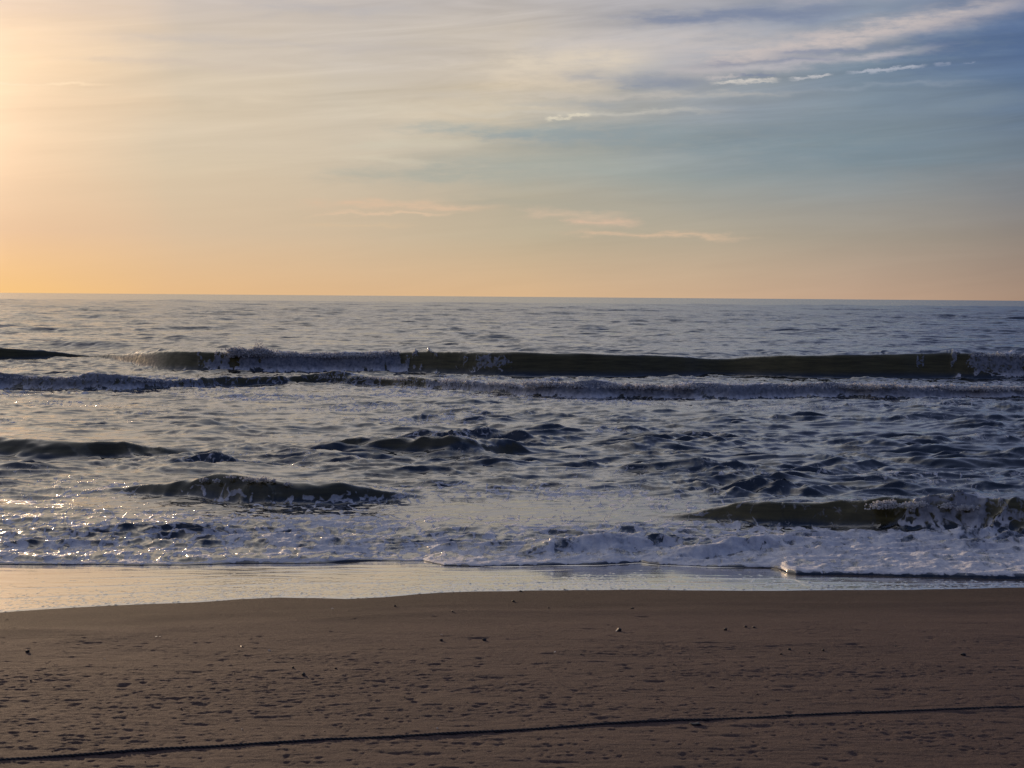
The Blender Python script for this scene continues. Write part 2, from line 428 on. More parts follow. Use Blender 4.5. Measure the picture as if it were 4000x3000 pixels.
# ------------------------------------------------------------------ shoreline curves (traced, turned into ground positions)
S = 4000 / 2212.0
def curve(pts, fn):
    a = np.array(pts, float) * S
    x, y = fn(a[:, 0], a[:, 1]); return x, y
edge_pts = [(-500,1222),(-200,1221),(0,1221),(120,1222),(200,1221),(300,1223),(450,1221),(500,1219),(600,1219),(700,1218),(800,1213),(915,1213),(930,1217),(960,1223),(1050,1226),(1200,1223),
            (1300,1221),(1385,1217),(1400,1220),(1430,1223),(1550,1227),(1665,1229),(1685,1233),(1700,1240),(1720,1243),(1800,1244),(1900,1245),(2000,1248),(2100,1250),(2212,1252),(2500,1254),(2900,1256)]
ex, ey = curve(edge_pts, on_beach)
def edge_y(x):
    return np.interp(x, ex, ey) + 0.045 * fbm(np.asarray(x) * 1.1, np.asarray(x) * 0 + 3.3, 4, 5)
dry_pts = [(-600,1345),(-200,1334),(0,1323),(100,1316),(200,1311),(300,1306),(430,1301),(520,1294),(600,1291),(680,1292),(750,1294),(830,1290),(900,1284),(960,1280),(1000,1279),(1150,1276),
           (1270,1275),(1400,1274),(1550,1276),(1700,1276),(1820,1275),(1950,1274),(2100,1272),(2212,1269),(2500,1266),(2900,1262)]
wx, wy = curve(dry_pts, on_beach)
def dry_y(x):
    return np.interp(x, wx, wy) + 0.03 * fbm(np.asarray(x) * 1.4, np.asarray(x) * 0 + 7.3, 4, 9)

# ------------------------------------------------------------------ sea
def build_sea():
    # rows
    rowsy = [0.0, 0.008, 0.02]
    y0 = 21.0; y = y0 + 0.02
    rel = [0.0, 0.008, 0.02]
    while y < 6500:
        if y < 60: d = 0.032 + 0.0014 * (y - 21)
        elif y < 84: d = 0.085
        elif y < 330: d = 0.085 + 0.0012 * (y - 84)
        elif y < 800: d = 0.38 + 0.0026 * (y - 330)
        else: d = 1.6 + (y * y / (F / 3.906 * H * 2.6)) * min(1, (y - 800) / 300)
        y += d; rel.append(y - y0)
    rel = np.array(rel); nr = len(rel)
    # columns, x / y ratio
    u_in = np.linspace(-0.335, 0.335, 1300)
    k = np.geomspace(0.0006, 0.25, 42)
    u_out = 0.335 + np.cumsum(k)
    U = np.concatenate([-u_out[::-1], u_in, u_out])
    # positions: fan, with the first row on the shoreline
    Ynom = y0 + rel[:, None] + 0 * U[None, :]
    X = U[None, :] * Ynom
    e = np.clip(edge_y(U * y0), 17, 24)[None, :]
    # near rows start on the shore edge, far rows are level lines
    w = np.exp(-rel[:, None] / 6.0)
    Y = Ynom + (e - y0) * w
    X = U[None, :] * (y0 + rel[:, None])
    X = X.astype(np.float32); Y = Y.astype(np.float32)
    X0, Y0 = X.copy(), Y.copy()
    sea_rel = rel[:, None] + 0 * U[None, :]
    shape = X.shape
    # image position of the still water at each vertex (used only to lay out zones)
    dcam = Y
    rowpx = 1156 + F * H / Y + (X / Y) * F * math.tan(ROLL) * 1.0
    DY = rowpx / S; DX = (2000 + F * X / Y) / S
    # ---------- zones of chop and foam
    gy = np.array([640, 700, 780, 815, 850, 880, 920, 960, 1010, 1060, 1105, 1140, 1180, 1215, 1260])
    gx = np.array([-300, 0, 300, 600, 900, 1200, 1500, 1800, 2212, 2600])
    foamz = np.array([
      [0]*10, [0]*10, [0]*10,
      [.36,.36,.40,.45,.50,.50,.46,.46,.42,.4],
      [.38,.38,.42,.46,.48,.48,.46,.44,.42,.4],
      [.22,.22,.26,.32,.34,.34,.32,.30,.24,.2],
      [.16,.16,.18,.22,.26,.26,.22,.18,.12,.1],
      [.12,.12,.14,.20,.24,.20,.20,.16,.12,.1],
      [.18,.18,.22,.26,.26,.24,.20,.16,.12,.1],
      [.28,.28,.36,.40,.40,.40,.34,.20,.14,.1],
      [.40,.40,.40,.36,.34,.34,.36,.26,.20,.2],
      [.44,.44,.44,.42,.40,.40,.46,.50,.44,.4],
      [.52,.52,.54,.60,.66,.74,.80,.84,.84,.8],
      [.56,.56,.60,.66,.72,.80,.84,.88,.88,.8],
      [.56,.56,.60,.66,.72,.80,.84,.88,.88,.8]])
    chopz = np.array([
      [1.0]*10, [1.0]*10, [.8]*10,
      [.8]*10, [.6]*10,
      [.55,.55,.65,.7,.7,.7,.7,.7,.65,.6],
      [.38,.38,.55,.95,1.1,1.2,1.2,1.1,.9,.8],
      [.40,.40,.60,.95,1.2,1.4,1.4,1.3,1.0,.9],
      [.8,.8,.8,1.0,1.2,1.2,1.2,1.1,1.0,.9],
      [.8,.8,.8,.7,.6,.7,.9,1.0,.8,.7],
      [.7,.7,.6,.32,.15,.14,.25,.7,.6,.6],
      [.8,.8,.7,.4,.20,.22,.35,.5,.5,.5],
      [.7,.7,.6,.55,.45,.45,.5,.5,.5,.5],
      [.35,.35,.35,.35,.3,.3,.3,.35,.35,.3],
      [.3]*10])
    def bil(tab):
        fy = np.interp(DY, gy, np.arange(len(gy))); fx = np.interp(DX, gx, np.arange(len(gx)))
        iy = np.minimum(fy.astype(int), len(gy) - 2); ix = np.minimum(fx.astype(int), len(gx) - 2)
        a = fy - iy; c = fx - ix
        return (tab[iy, ix] * (1 - a) * (1 - c) + tab[iy + 1, ix] * a * (1 - c) + tab[iy, ix + 1] * (1 - a) * c + tab[iy + 1, ix + 1] * a * c)
    foam = bil(foamz); chop = bil(chopz)
    NR = int(np.searchsorted(Y0[:, 200], 90.0))
    def nfbm(x, y, *k, **kw):
        out = np.zeros(shape, np.float32); out[:NR] = fbm(x[:NR], y[:NR], *k, **kw); return out
    patch = nfbm(X / 5.0, Y / 3.0, 3, 31)
    foam = np.where(Y < 75, np.clip(foam + 0.05 + 0.30 * patch + 0.06 * sstep(1090, 1140, DY), 0, 0.88), 0) * (1 - sstep(66, 74, Y))
    chop = chop * (1 + 0.5 * fbm(X / 9.0, Y / 5.0, 2, 37))
    murk_shade = np.zeros(shape)
    # ---------- shape of the thin sheet at the shore
    lip = np.interp(DX[0], [-200, 0, 600, 900, 930, 1300, 1400, 1650, 1700, 2212], [.02, .022, .018, .014, .022, .032, .026, .03, .045, .058])[None, :]
    base = ground_z(e) * np.exp(-rel[:, None] / 2.5)
    zfront = lip * np.clip(rel[:, None] / 0.06, 0, 1) ** 0.45
    Z = base + zfront * (0.55 + 0.45 * np.exp(-rel[:, None] / 0.8)) * (1 - sstep(3, 9, rel[:, None]))
    Z[0, :] -= 0.02
    spray_src = []
    # ---------- the larger waves, each from its traced crest and foot
    def wave(pts, r=1.0, back=3.5, power=1.6, foam_spans=(), murk_shade_v=1.0, amp=1.0, calmk=0.12, var=0.06):
        a = np.array(pts, float)
        x = a[:, 0] * S; yc = a[:, 1] * S; yb = a[:, 2] * S
        bx, by = on_water(x, yb)
        rc = rays(x, yc); tanc = -rc[:, 2] / rc[:, 1]
        A = np.maximum((H - tanc * by) / (1 + r * tanc), 0) * amp
        cyy = by + r * A
        xx = bx
        o = np.argsort(xx); xx, cyy, A = xx[o], cyy[o], A[o]
        big = calmk > 0.6
        j0 = max(0, np.searchsorted(Y0[:, 200], cyy.min() - 3.0 * r * A.max() - 1.5)); j1 = np.searchsorted(Y0[:, 200], cyy.max() + 4.0 * back * A.max() + 2.0)
        xi = X0[j0:j1]; yi_ = Y0[j0:j1]; dx_ = DX[j0:j1]
        fx_ = np.arange(xx[0] - 3, xx[-1] + 3, 0.05); kk = np.exp(-0.5 * (np.arange(-40, 41) * 0.05 / (0.65 if big else 0.30)) ** 2); kk /= kk.sum()
        A_s = np.convolve(np.interp(fx_, xx, A), kk, 'same'); C_s = np.convolve(np.pad(np.interp(fx_, xx, cyy), 40, mode='edge'), kk, 'valid')
        Ai = np.interp(xi, fx_, A_s, left=0, right=0) * (xi > xx[0] - 0.5) * (xi < xx[-1] + 0.5)
        end = 0.24 * (xx[-1] - xx[0])
        if a[0, 0] > -100: Ai = Ai * sstep(xx[0], xx[0] + end, xi)
        if a[-1, 0] < 2300: Ai = Ai * (1 - sstep(xx[-1] - end, xx[-1], xi))
        Ai = Ai * (1 + var * fbm(xi * 0.4, yi_ * 0.05 + 1.7, 2, 3))
        Ci = np.interp(xi, fx_, C_s) + (0.16 if big else 0.22) * fbm(xi * 0.5, xi * 0 + 5.1, 2, 12)
        s_ = yi_ - Ci
        wf = np.maximum(r * Ai, 0.15); wb = np.maximum(back * Ai, 0.5)
        front = np.sin(0.5 * np.pi * np.clip((s_ + wf) / wf, 0, 1) ** (power + 0.25))
        backp = np.exp(-(np.clip(s_, 0, None) / wb) ** 2)
        Z[j0:j1] += Ai * np.where(s_ < 0, front, backp)
        murk_shade[j0:j1] = np.maximum(murk_shade[j0:j1], murk_shade_v * sstep(0.05, 0.35, np.where(s_ < 0, front, 0)) * (s_ < 0.05) * np.clip(Ai / 0.12, 0, 1))
        calm = sstep(-wf * 1.3, -wf * 0.9, s_) * (1 - sstep(0, 0.3, s_)) * np.clip(Ai / 0.2, 0, 1)
        chop[j0:j1] *= (1 - calmk * calm) if big else (1 + 0.10 * calm)
        foam[j0:j1] *= 1 - (0.93 if big else 0.45) * calm
        for (f0, f1, top, bot, amt, soft) in foam_spans:
            rag = 0.30 * fbm(xi * 0.9, yi_ * 1.6, 4, 22, 0.6)
            rel_h = np.where(s_ < 0, np.clip((s_ + wf) / wf, -0.5, 1), 1 + s_ / wb)
            so = max(soft, 9.0)
            rag2 = fbm(dx_ / 34.0, rel_h * 1.1 + f0, 4, 26, 0.6)
            inx = sstep(-1.6, 1.6, np.minimum(dx_ - f0, f1 - dx_) / max(so, 11.0) + 4.5 * rag2 - 2.6 * (rel_h - 0.6))
            iny = sstep(bot - 0.16, bot + 0.12, rel_h + 0.9 * rag) * (1 - sstep(top - 0.05, top + 0.18, rel_h + 0.5 * rag))
            mm = inx * iny
            foam[j0:j1] = np.maximum(foam[j0:j1], amt * mm)
            lum = 0.5 + 0.5 * fbm(xi * 2.2, yi_ * 2.2 + Z[j0:j1] * 3, 4, 45, 0.55, True)
            Z[j0:j1] += mm * 0.075 * np.clip(Ai, 0.02, 0.9) * np.clip(lum, -0.3, 1.4) * amt * sstep(0, 0.6, mm)
        return xx, cyy, A
    w1 = wave([(-500,768,790),(-200,762,786),(0,759,785),(60,759,785),(110,762,784),(150,771,778),(185,776,779),(230,775,783),(260,772,788),(300,764,795),(345,759,801),(400,758,804),(440,760,805),(490,762,806),(520,761,806),(600,765,806),(700,768,806),
      (800,767,807),(850,762,807),(900,759,808),(960,758,811),(1000,760,812),(1100,763,815),(1150,760,816),(1200,763,816),(1300,765,817),(1400,769,816),(1500,771,814),(1560,775,813),(1590,776,813),(1640,771,815),(1700,768,818),(1800,767,819),(1900,766,820),
      (1980,764,820),(2020,762,820),(2100,766,821),(2212,767,822),(2500,770,824),(3000,775,824)], 0.95, 3.2, 1.35, calmk=0.8,
      foam_spans=[(488,890,1.15,0.06,1.0,20),(1012,1115,0.72,0.30,0.75,8),(1160,1182,0.8,0.55,0.5,6),(2075,2290,1.1,0.22,0.85,30),(940,1010,0.98,0.80,0.35,10)])
    w2 = wave([(-400,820,846),(0,814,842),(150,816,846),(300,820,845),(400,824,842),(500,817,836),(700,812,832),(850,816,836),(950,824,842),(1050,830,850),(1130,829,858),(1250,831,862),(1400,834,862),(1600,835,863),(1750,832,862),(1900,834,863),(2100,838,862),(2212,840,862),(2600,842,864)],
      1.1, 4.0, 0.9, foam_spans=[(-600,420,1.25,-0.05,0.85,20),(380,960,1.4,0.1,0.55,30),(930,3000,1.3,-0.05,0.97,20)], murk_shade_v=0.95, var=0.34)
    wave([(-500,948,985),(0,953,988),(80,955,992),(150,958,993),(250,965,994),(350,973,994),(450,983,992),(520,988,991)], 1.8, 3.0, 1.2, murk_shade_v=0.8)
    w4 = wave([(560,973,976),(640,966,976),(720,963,978),(850,961,984),(950,960,986),(1040,963,986),(1100,967,985),(1160,972,983),(1230,980,984)], 1.3, 3.0, 1.2,
      foam_spans=[(925,1055,1.2,0.75,0.7,10)], murk_shade_v=0.7, amp=0.9)
    wave([(880,1008,1012),(960,1003,1016),(1050,1001,1016),(1150,1000,1012),(1230,1002,1006)], 1.6, 3.0, 1.1, murk_shade_v=0.3, amp=0.75)
    w5 = wave([(150,1056,1060),(250,1052,1066),(350,1046,1074),(430,1032,1084),(490,1026,1090),(540,1026,1092),(600,1034,1092),(700,1042,1092),(800,1050,1088),(880,1058,1082),(960,1068,1076)], 1.2, 3.5, 1.25,
      foam_spans=[(380,500,0.55,0.05,0.55,20),(560,800,0.45,-0.02,0.6,20)], murk_shade_v=0.7, amp=0.9)
    wave([(1560,1035,1040),(1640,1029,1052),(1750,1029,1058),(1850,1034,1060),(1950,1040,1060),(2030,1050,1060)], 2.2, 3.5, 1.2, murk_shade_v=0.15, amp=0.6)
    wave([(1850,985,995),(1950,975,1010),(2050,972,1016),(2150,975,1015),(2300,985,1010)], 2.4, 3.5, 1.2, murk_shade_v=0.1, amp=0.45)
    w6 = wave([(1330,1108,1112),(1420,1105,1120),(1500,1101,1130),(1560,1096,1138),(1640,1093,1144),(1750,1094,1144),(1840,1094,1148),(1880,1089,1154),(1950,1087,1160),(2010,1087,1163),(2080,1093,1164),(2150,1097,1166),(2212,1097,1168),(2400,1098,1168),(2700,1105,1160)], 1.1, 3.0, 1.45,
      foam_spans=[(1952,2150,0.95,0.06,0.80,18),(1830,1960,0.95,0.2,0.35,20),(2045,2110,1.15,0.8,0.8,12)], murk_shade_v=0.9)
    w8 = wave([(1080,1196,1203),(1160,1186,1203),(1250,1172,1200),(1320,1166,1196),(1420,1163,1190),(1500,1168,1184)], 2.2, 4.0, 1.0, murk_shade_v=0.0,
      foam_spans=[(1100,1500,1.3,-0.1,0.88,30)])
    wave([(1385,1205,1209),(1450,1198,1212),(1520,1188,1210),(1590,1181,1206),(1680,1176,1198),(1760,1176,1186)], 2.2, 4.0, 1.0, murk_shade_v=0.0,
      foam_spans=[(1400,1760,1.3,-0.1,0.88,30)])
    wave([(-300,1200,1214),(0,1203,1212),(200,1205,1213),(400,1208,1214),(600,1205,1213),(760,1200,1211),(880,1203,1210)], 2.4, 5.0, 1.0, murk_shade_v=0.0)
    wave([(-300,1095,1108),(0,1098,1110),(150,1096,1108),(260,1100,1108)], 2.4, 5.0, 1.0, murk_shade_v=0.1, amp=0.6)
    # low rollers scattered over the chop
    rs = np.random.RandomState(5)
    for k_ in range(10):
        cxp = rs.uniform(-200, 2400); cyp = rs.uniform(880, 1085); ln = rs.uniform(45, 150); hh = rs.uniform(2.5, 6.5) * (cyp / 1000)
        x_, y_ = on_water(cxp * S, cyp * S); sx = ln * S / F * y_ * 0.6; A = hh * S / F * y_ * 0.55
        qx = (X0 - x_) / sx; qy = (Y0 - y_ - 0.25 * (X0 - x_) * rs.uniform(-0.4, 0.4))
        g = np.exp(-qx ** 2)
        Z += A * g * np.where(qy < 0, np.clip(1 + qy / (2.6 * A), 0, 1), np.exp(-(np.clip(qy, 0, None) / (6 * A)) ** 2))
    # ---------- chop: crossing small waves
    amp_shore = sstep(0.0, 1.6, sea_rel)
    dyrow = np.gradient(Y0[:, len(U) // 2])[:, None]
    def waves(n, l0, l1, srms, spread, seed, env):
        nonlocal X, Y, Z
        r_ = np.random.RandomState(seed)
        lam = np.exp(r_.uniform(math.log(l0), math.log(l1), n)); th = r_.normal(0, spread, n); ph = r_.uniform(0, 6.283, n)
        ss = srms * math.sqrt(2.0 / n)
        wx_ = X0 + 0.35 * fbm(X0 / 2.2, Y0 / 2.2, 2, seed)
        wy_ = Y0 + 0.35 * fbm(X0 / 2.0, Y0 / 2.0, 2, seed + 3)
        wx_ = wx_.astype(np.float32); wy_ = wy_.astype(np.float32)
        for L, T, P in zip(lam, th, ph):
            kx, ky = math.sin(T) * 6.2832 / L, math.cos(T) * 6.2832 / L
            fade = 1 - sstep(0.16, 0.36, dyrow / L)
            j = int(np.argmax(fade[:, 0] <= 0)) if (fade[:, 0] <= 0).any() else len(fade)
            if j < 2: continue
            a_ = ss * L / 6.2832 * fade[:j] * env[:j]
            arg = kx * wx_[:j] + ky * wy_[:j] + P
            Z[:j] += a_ * np.cos(arg)
            Y[:j] -= 0.8 * a_ * math.cos(T) * np.sin(arg)
            X[:j] -= 0.5 * a_ * math.sin(T) * np.sin(arg)
    env = chop * amp_shore
    gust = np.clip(0.75 + 0.9 * fbm(X0 / 2.6, Y0 / 1.6, 2, 91), 0.1, 2.0)
    near = 1 - sstep(80, 200, Y0)
    waves(30, 0.15, 0.60, 0.29, 0.42, 1, env * near * (0.6 + 0.4 * gust) * (1 + 1.3 * sstep(1130, 1165, DY)))
    waves(28, 0.5, 1.6, 0.12, 0.26, 2, env * gust)
    waves(12, 1.6, 3.6, 0.055, 0.30, 3, env)
    far = sstep(72, 95, Y0)
    waves(20, 3.0, 11.0, 0.105, 0.30, 4, far * (0.8 + 0.5 * fbm(X0 / 30, Y0 / 30, 2, 7)))
    waves(8, 14.0, 40.0, 0.04, 0.18, 6, far)
    a_ = slice(0, NR)
    wob_ = 0.5 * fbm(X0[a_] / 3.0, Y0[a_] / 3.0, 2, 88)
    rd = fbm(X0[a_] / 2.6 + wob_, (Y0[a_] + 0.22 * X0[a_]) / 0.95 + wob_, 4, 83, 0.52, True) + 0.7 * fbm(X0[a_] / 3.4 - wob_, (Y0[a_] - 0.16 * X0[a_]) / 1.35, 3, 95, 0.5, True)
    Z[a_] += 0.052 * rd * (env * np.clip(gust, 0.25, 1.5))[a_]
    b_ = slice(NR, int(np.searchsorted(Y0[:, 200], 420.0)))
    Z[b_] += 0.065 * fbm(X0[b_] / 7.0, (Y0[b_] + 0.1 * X0[b_]) / 3.6, 3, 99, 0.5, True) * (chop * (1 - sstep(300, 420, Y0)))[b_]
    # ---------- lumpy froth
    lump = nfbm(X0 * 4.5, Y0 * 3.2, 3, 61, 0.55)
    froth = np.clip(foam, 0, 1) * (Y0 < 75)
    Z += froth * 0.012 * lump * np.clip(sea_rel / 0.3, 0, 1) * (1 + 0.03 * (Y0 - 21))
    leftlump = (1 - sstep(700, 1300, DX)) * sstep(1110, 1150, DY) * np.clip(sea_rel / 0.25, 0, 1)
    ridg = nfbm(X0 * 3.6, Y0 * 3.4, 3, 71, 0.5, True)
    Z += leftlump * 0.014 * ridg
    rightlump = sstep(900, 1300, DX) * sstep(1140, 1175, DY) * np.clip(sea_rel / 0.25, 0, 1)
    Z += rightlump * 0.026 * nfbm(X0 * 1.7, Y0 * 2.0, 4, 73, 0.5, True)
    # keep the sheet above the sand near the shore
    gz = ground_z(Y) + 0.006
    Z = np.where((sea_rel < 8) & (sea_rel > 0.01), np.maximum(Z, gz + 0.006), Z)
    # foam rim along the running edge
    rim = np.exp(-((sea_rel - 0.10) / 0.07) ** 2) + 0.35 * np.exp(-(sea_rel / 0.5))
    foam = np.clip(np.maximum(foam, 0.95 * rim * (sea_rel > 0.03)) * (1 - np.exp(-sea_rel / 0.02)), 0, 1)
    o = grid_mesh('sea', X, Y, Z, {'foam': foam, 'murk_shade': np.clip(murk_shade, 0, 1)}, m_sea)
    o['kind'] = 'structure'
    return w1, w2, w6, w4, w5
w1, w2, w6, w4, w5 = build_sea()

# ------------------------------------------------------------------ spray and froth thrown up along the crests
def build_spray():
    rs = np.random.RandomState(21)
    ico = []
    t_ = (1 + 5 ** 0.5) / 2
    V = np.array([(-1,t_,0),(1,t_,0),(-1,-t_,0),(1,-t_,0),(0,-1,t_),(0,1,t_),(0,-1,-t_),(0,1,-t_),(t_,0,-1),(t_,0,1),(-t_,0,-1),(-t_,0,1)], float)
    V /= np.linalg.norm(V[0])
    Fc = np.array([(0,11,5),(0,5,1),(0,1,7),(0,7,10),(0,10,11),(1,5,9),(5,11,4),(11,10,2),(10,7,6),(7,1,8),(3,9,4),(3,4,2),(3,2,6),(3,6,8),(3,8,9),(4,9,5),(2,4,11),(6,2,10),(8,6,7),(9,8,1)])
    P = []; Rr = []
    def crest(w, d0, d1, n, up, size, drop=0.1, env=None):
        xx, cy, A = w
        dxp = rs.uniform(d0, d1, n)
        x_ = (dxp * S - 2000) / F * cy.mean()
        y_ = np.interp(x_, xx, cy); x_ = (dxp * S - 2000) / F * y_; a_ = np.interp(x_, xx, A)
        clump = 0.30 + 0.70 * np.clip(pnoise(x_ * 1.7, x_ * 0 + 2.2, 4) * 2.0 + pnoise(x_ * 5.1, x_ * 0 + 6.2, 5) * 1.2 + 0.35, 0, 1.6)
        e_ = 1.0 if env is None else np.exp(-((dxp - env[0]) / env[1]) ** 2) * 0.8 + 0.25
        e_ = e_ * (0.15 + 0.85 * np.clip(np.minimum(dxp - d0, d1 - dxp) / 25.0, 0, 1))
        hgt = np.abs(rs.normal(0, up, n)) * clump * e_ - drop * rs.uniform(0, 1, n)
        keep = rs.uniform(0, 1, n) < clump * np.minimum(1, 0.1 + e_ * 1.2)
        P.append(np.stack([x_, y_ + rs.normal(-0.10, 0.12, n), a_ + hgt], -1)[keep])
        Rr.append((size * rs.uniform(0.3, 1.1, n) * np.exp(-np.clip(hgt, 0, None) / (2.5 * up)))[keep])
    def clumps(w, d0, d1, k, nb, rad, size, lift):
        xx, cy, A = w
        for dd in rs.uniform(d0, d1, k):
            x_ = (dd * S - 2000) / F * cy.mean(); y_ = np.interp(x_, xx, cy); x_ = (dd * S - 2000) / F * y_; a_ = np.interp(x_, xx, A)
            c = np.array([x_, y_ - 0.12 + rs.normal(0, 0.03), a_ + lift * rs.uniform(-1, 1)])
            q = c + rs.normal(0, 1, (nb, 3)) * rad * np.array([rs.uniform(0.8, 2.4), 0.8, 0.5]) * rs.uniform(0.4, 1.2)
            P.append(q); Rr.append(size * rs.uniform(0.3, 1.0, nb))
    clumps(w6, 1890, 2010, 16, 60, 0.030, 0.016, 0.03)
    clumps(w6, 2040, 2112, 12, 70, 0.028, 0.016, 0.02)
    clumps(w5, 400, 640, 12, 40, 0.035, 0.014, 0.02)
    clumps(w4, 925, 1055, 16, 50, 0.040, 0.018, 0.02)
    clumps(w1, 500, 590, 26, 70, 0.12, 0.040, 0.12)
    clumps(w1, 610, 850, 22, 60, 0.10, 0.036, 0.05)
    clumps(w2, 960, 2200, 110, 45, 0.07, 0.030, 0.03)
    crest(w1, 490, 610, 5200, 0.20, 0.032, 0.15, (545, 35))
    crest(w1, 600, 860, 4200, 0.07, 0.032, 0.12)
    crest(w1, 2090, 2230, 900, 0.04, 0.030, 0.10)
    crest(w2, 950, 2230, 6500, 0.045, 0.028, 0.10)
    crest(w2, -20, 430, 1400, 0.035, 0.026, 0.06)
    crest(w2, 430, 950, 1200, 0.035, 0.024, 0.06)
    P = np.concatenate(P); Rr = np.concatenate(Rr)
    sc3 = rs.uniform(0.6, 1.6, (len(P), 1, 3))
    co = P[:, None, :] + V[None] * Rr[:, None, None] * sc3
    fa = Fc[None] + 12 * np.arange(len(P))[:, None, None]
    o = tri_mesh('sea_foam', co.reshape(-1, 3), fa.reshape(-1, 3), m_foam)
    o['kind'] = 'stuff'; o['label'] = 'white froth and spray thrown up along the breaking crests'; o['category'] = 'foam'
build_spray()

# ------------------------------------------------------------------ beach
pit_list = []
def build_beach():
    rs = np.random.RandomState(3)
    xs = np.concatenate([-7.6 - np.cumsum(np.geomspace(0.015, 30, 34))[::-1], np.arange(-7.6, 7.6, 0.0115), 7.6 + np.cumsum(np.geomspace(0.015, 30, 34))])
    ys = np.concatenate([9.2 - np.cumsum(np.geomspace(0.02, 12, 30))[::-1], np.arange(9.2, 22.6, 0.0145), 22.6 + np.cumsum(np.geomspace(0.02, 6, 20))])
    X, Y = np.meshgrid(xs, ys)
    Z = ground_z(Y)
    dyl = dry_y(xs)[None, :]
    land = sstep(0.15, 1.6, dyl - Y)                 # 0 at the wet line, 1 up the beach
    rough = sstep(1.2, 4.2, dyl - Y + 0.5 * fbm(X / 2.0, Y / 2.0, 2, 4))
    inn = (np.abs(X) < 9) & (Y > 9) & (Y < 24)
    # broad undulation and horizontal ripples
    Z += 0.012 * fbm(X / 2.5, Y / 1.2, 3, 6) * land
    Z += rough * (0.0022 * fbm(X / 0.16, Y / 0.07, 3, 8) + 0.0030 * fbm(X / 0.55, Y / 0.16, 3, 13))
    Z += 0.0006 * fbm(X / 0.06, Y / 0.04, 2, 14) * land
    clod = sstep(-0.1, 0.5, fbm(X / 2.2, Y / 0.8, 2, 23) + 0.5 * (1 - sstep(-4, 1, X)) + 0.25 * (1 - sstep(12.5, 15, Y)) - 0.1)
    Z += rough * clod * 0.0034 * fbm(X / 0.075, Y / 0.055, 2, 25, 0.6)
    # faint swash lines
    for (pts, dep) in ((((0,1363),(250,1357),(420,1353),(600,1345),(800,1330),(1000,1322),(1400,1318),(1800,1316),(2212,1312)), 0.012),
                       (((130,1383),(250,1375),(330,1366),(390,1358)), 0.014),
                       (((300,1330),(600,1322),(900,1308),(1300,1300),(1700,1302),(2212,1300)), 0.010)):
        lx, ly = curve(pts, on_beach)
        yy = np.interp(xs, lx, ly)[None, :] + 0.04 * fbm(X / 0.9, Y * 0, 3, 77)
        inx = (sstep(lx[0] - 0.4, lx[0] + 0.2, xs) * (1 - sstep(lx[-1] - 0.2, lx[-1] + 0.4, xs)))[None, :]
        dd = Y - yy
        Z += inx * dep * np.where(dd < 0, np.exp(-(dd / 0.30) ** 2), np.exp(-(dd / 0.05) ** 2))
    def stamp(x, y, sx, sy, dep, skew=0.0, power=2.0):
        dep *= 0.72
        i0, i1 = np.searchsorted(xs, [x - 3.2 * sx, x + 3.2 * sx]); j0, j1 = np.searchsorted(ys, [y - 3.5 * sy, y + 3.5 * sy])
        if i1 <= i0 + 1 or j1 <= j0 + 1: return
        qx = (X[j0:j1, i0:i1] - x) / sx; qy = (Y[j0:j1, i0:i1] - y) / sy - skew * qx
        Z[j0:j1, i0:i1] -= dep * np.exp(-np.abs(qx) ** power - qy ** 2)
    # pits and dents
    n = 0
    while n < 1800:
        a, bq = rs.uniform(-150, 4150), rs.uniform(2400, 3060)
        pr = np.interp(bq, [2400, 2470, 2560, 2640, 3060], [0.04, 0.16, 0.7, 1.0, 0.9]) * (0.22 + 1.3 * max(0, 0.5 + float(pnoise(np.array(a / 260.0), np.array(bq / 90.0), 50))))
        pr *= np.interp(a, [0, 2600, 4000], [1.0, 1.0, 0.7])
        if rs.rand() > pr: continue
        x, y = on_beach(a, bq)
        big = rs.rand()
        if big < 0.68:   sx, sy, dep = rs.uniform(.008, .018), rs.uniform(.011, .020), rs.uniform(.005, .014)
        elif big < 0.96: sx, sy, dep = rs.uniform(.018, .050), rs.uniform(.016, .028), rs.uniform(.003, .008)
        else:            sx, sy, dep = rs.uniform(.06, .13), rs.uniform(.025, .045), rs.uniform(.006, .013)
        stamp(float(x), float(y), sx, sy, dep, rs.uniform(-0.35, 0.35)); n += 1
    # a few dents picked out in the photograph
    for (a, bq, w, d) in ((2300,2758,46,.028),(2330,2792,44,.026),(2440,2597,30,.020),(2255,2698,34,.016),(1605,2732,32,.020),(1478,2738,34,.018),(2055,2798,46,.016),
                          (1470,2682,44,.012),(1650,2686,36,.014),(60,2607,30,.014),(130,2713,34,.016),(480,2680,34,.020),(560,2670,24,.016),(3340,2520,44,.018),(3500,2525,30,.012),
                          (3420,2603,26,.016),(3480,2725,52,.018),(3060,2403,30,.010),(3160,2450,20,.012),(3640,2495,18,.014),(2040,2640,34,.012),(1975,2652,36,.014),(1875,2572,28,.010),
                          (3085,2782,22,.016),(3780,2744,28,.012),(3340,2948,34,.018),(3470,2868,30,.016)):
        x, y = on_beach(a, bq)
        stamp(float(x), float(y), w / F * float(y) * 0.62, 0.045, d * 0.8, 0.0)
        stamp(float(x) + 0.01, float(y) - 0.11, w / F * float(y) * 0.7, 0.04, -d * 0.35, 0.0)
    # bumps
    for _ in range(700):
        a, bq = rs.uniform(-150, 4150), rs.uniform(2540, 3060)
        x, y = on_beach(a, bq)
        stamp(float(x), float(y), rs.uniform(.02, .09), rs.uniform(.015, .035), -rs.uniform(.002, .006), rs.uniform(-.3, .3))
    damp = 1 - sstep(0.3, 3.0, dyl - Y + 0.35 * fbm(X / 1.6, Y / 0.5, 3, 15))
    damp = np.clip(damp, 0, 1)
    o = grid_mesh('beach', X, Y, Z, {'damp': damp}, m_sand)
    o['kind'] = 'structure'
    return xs, ys, Z
bxs, bys, bZ = build_beach()
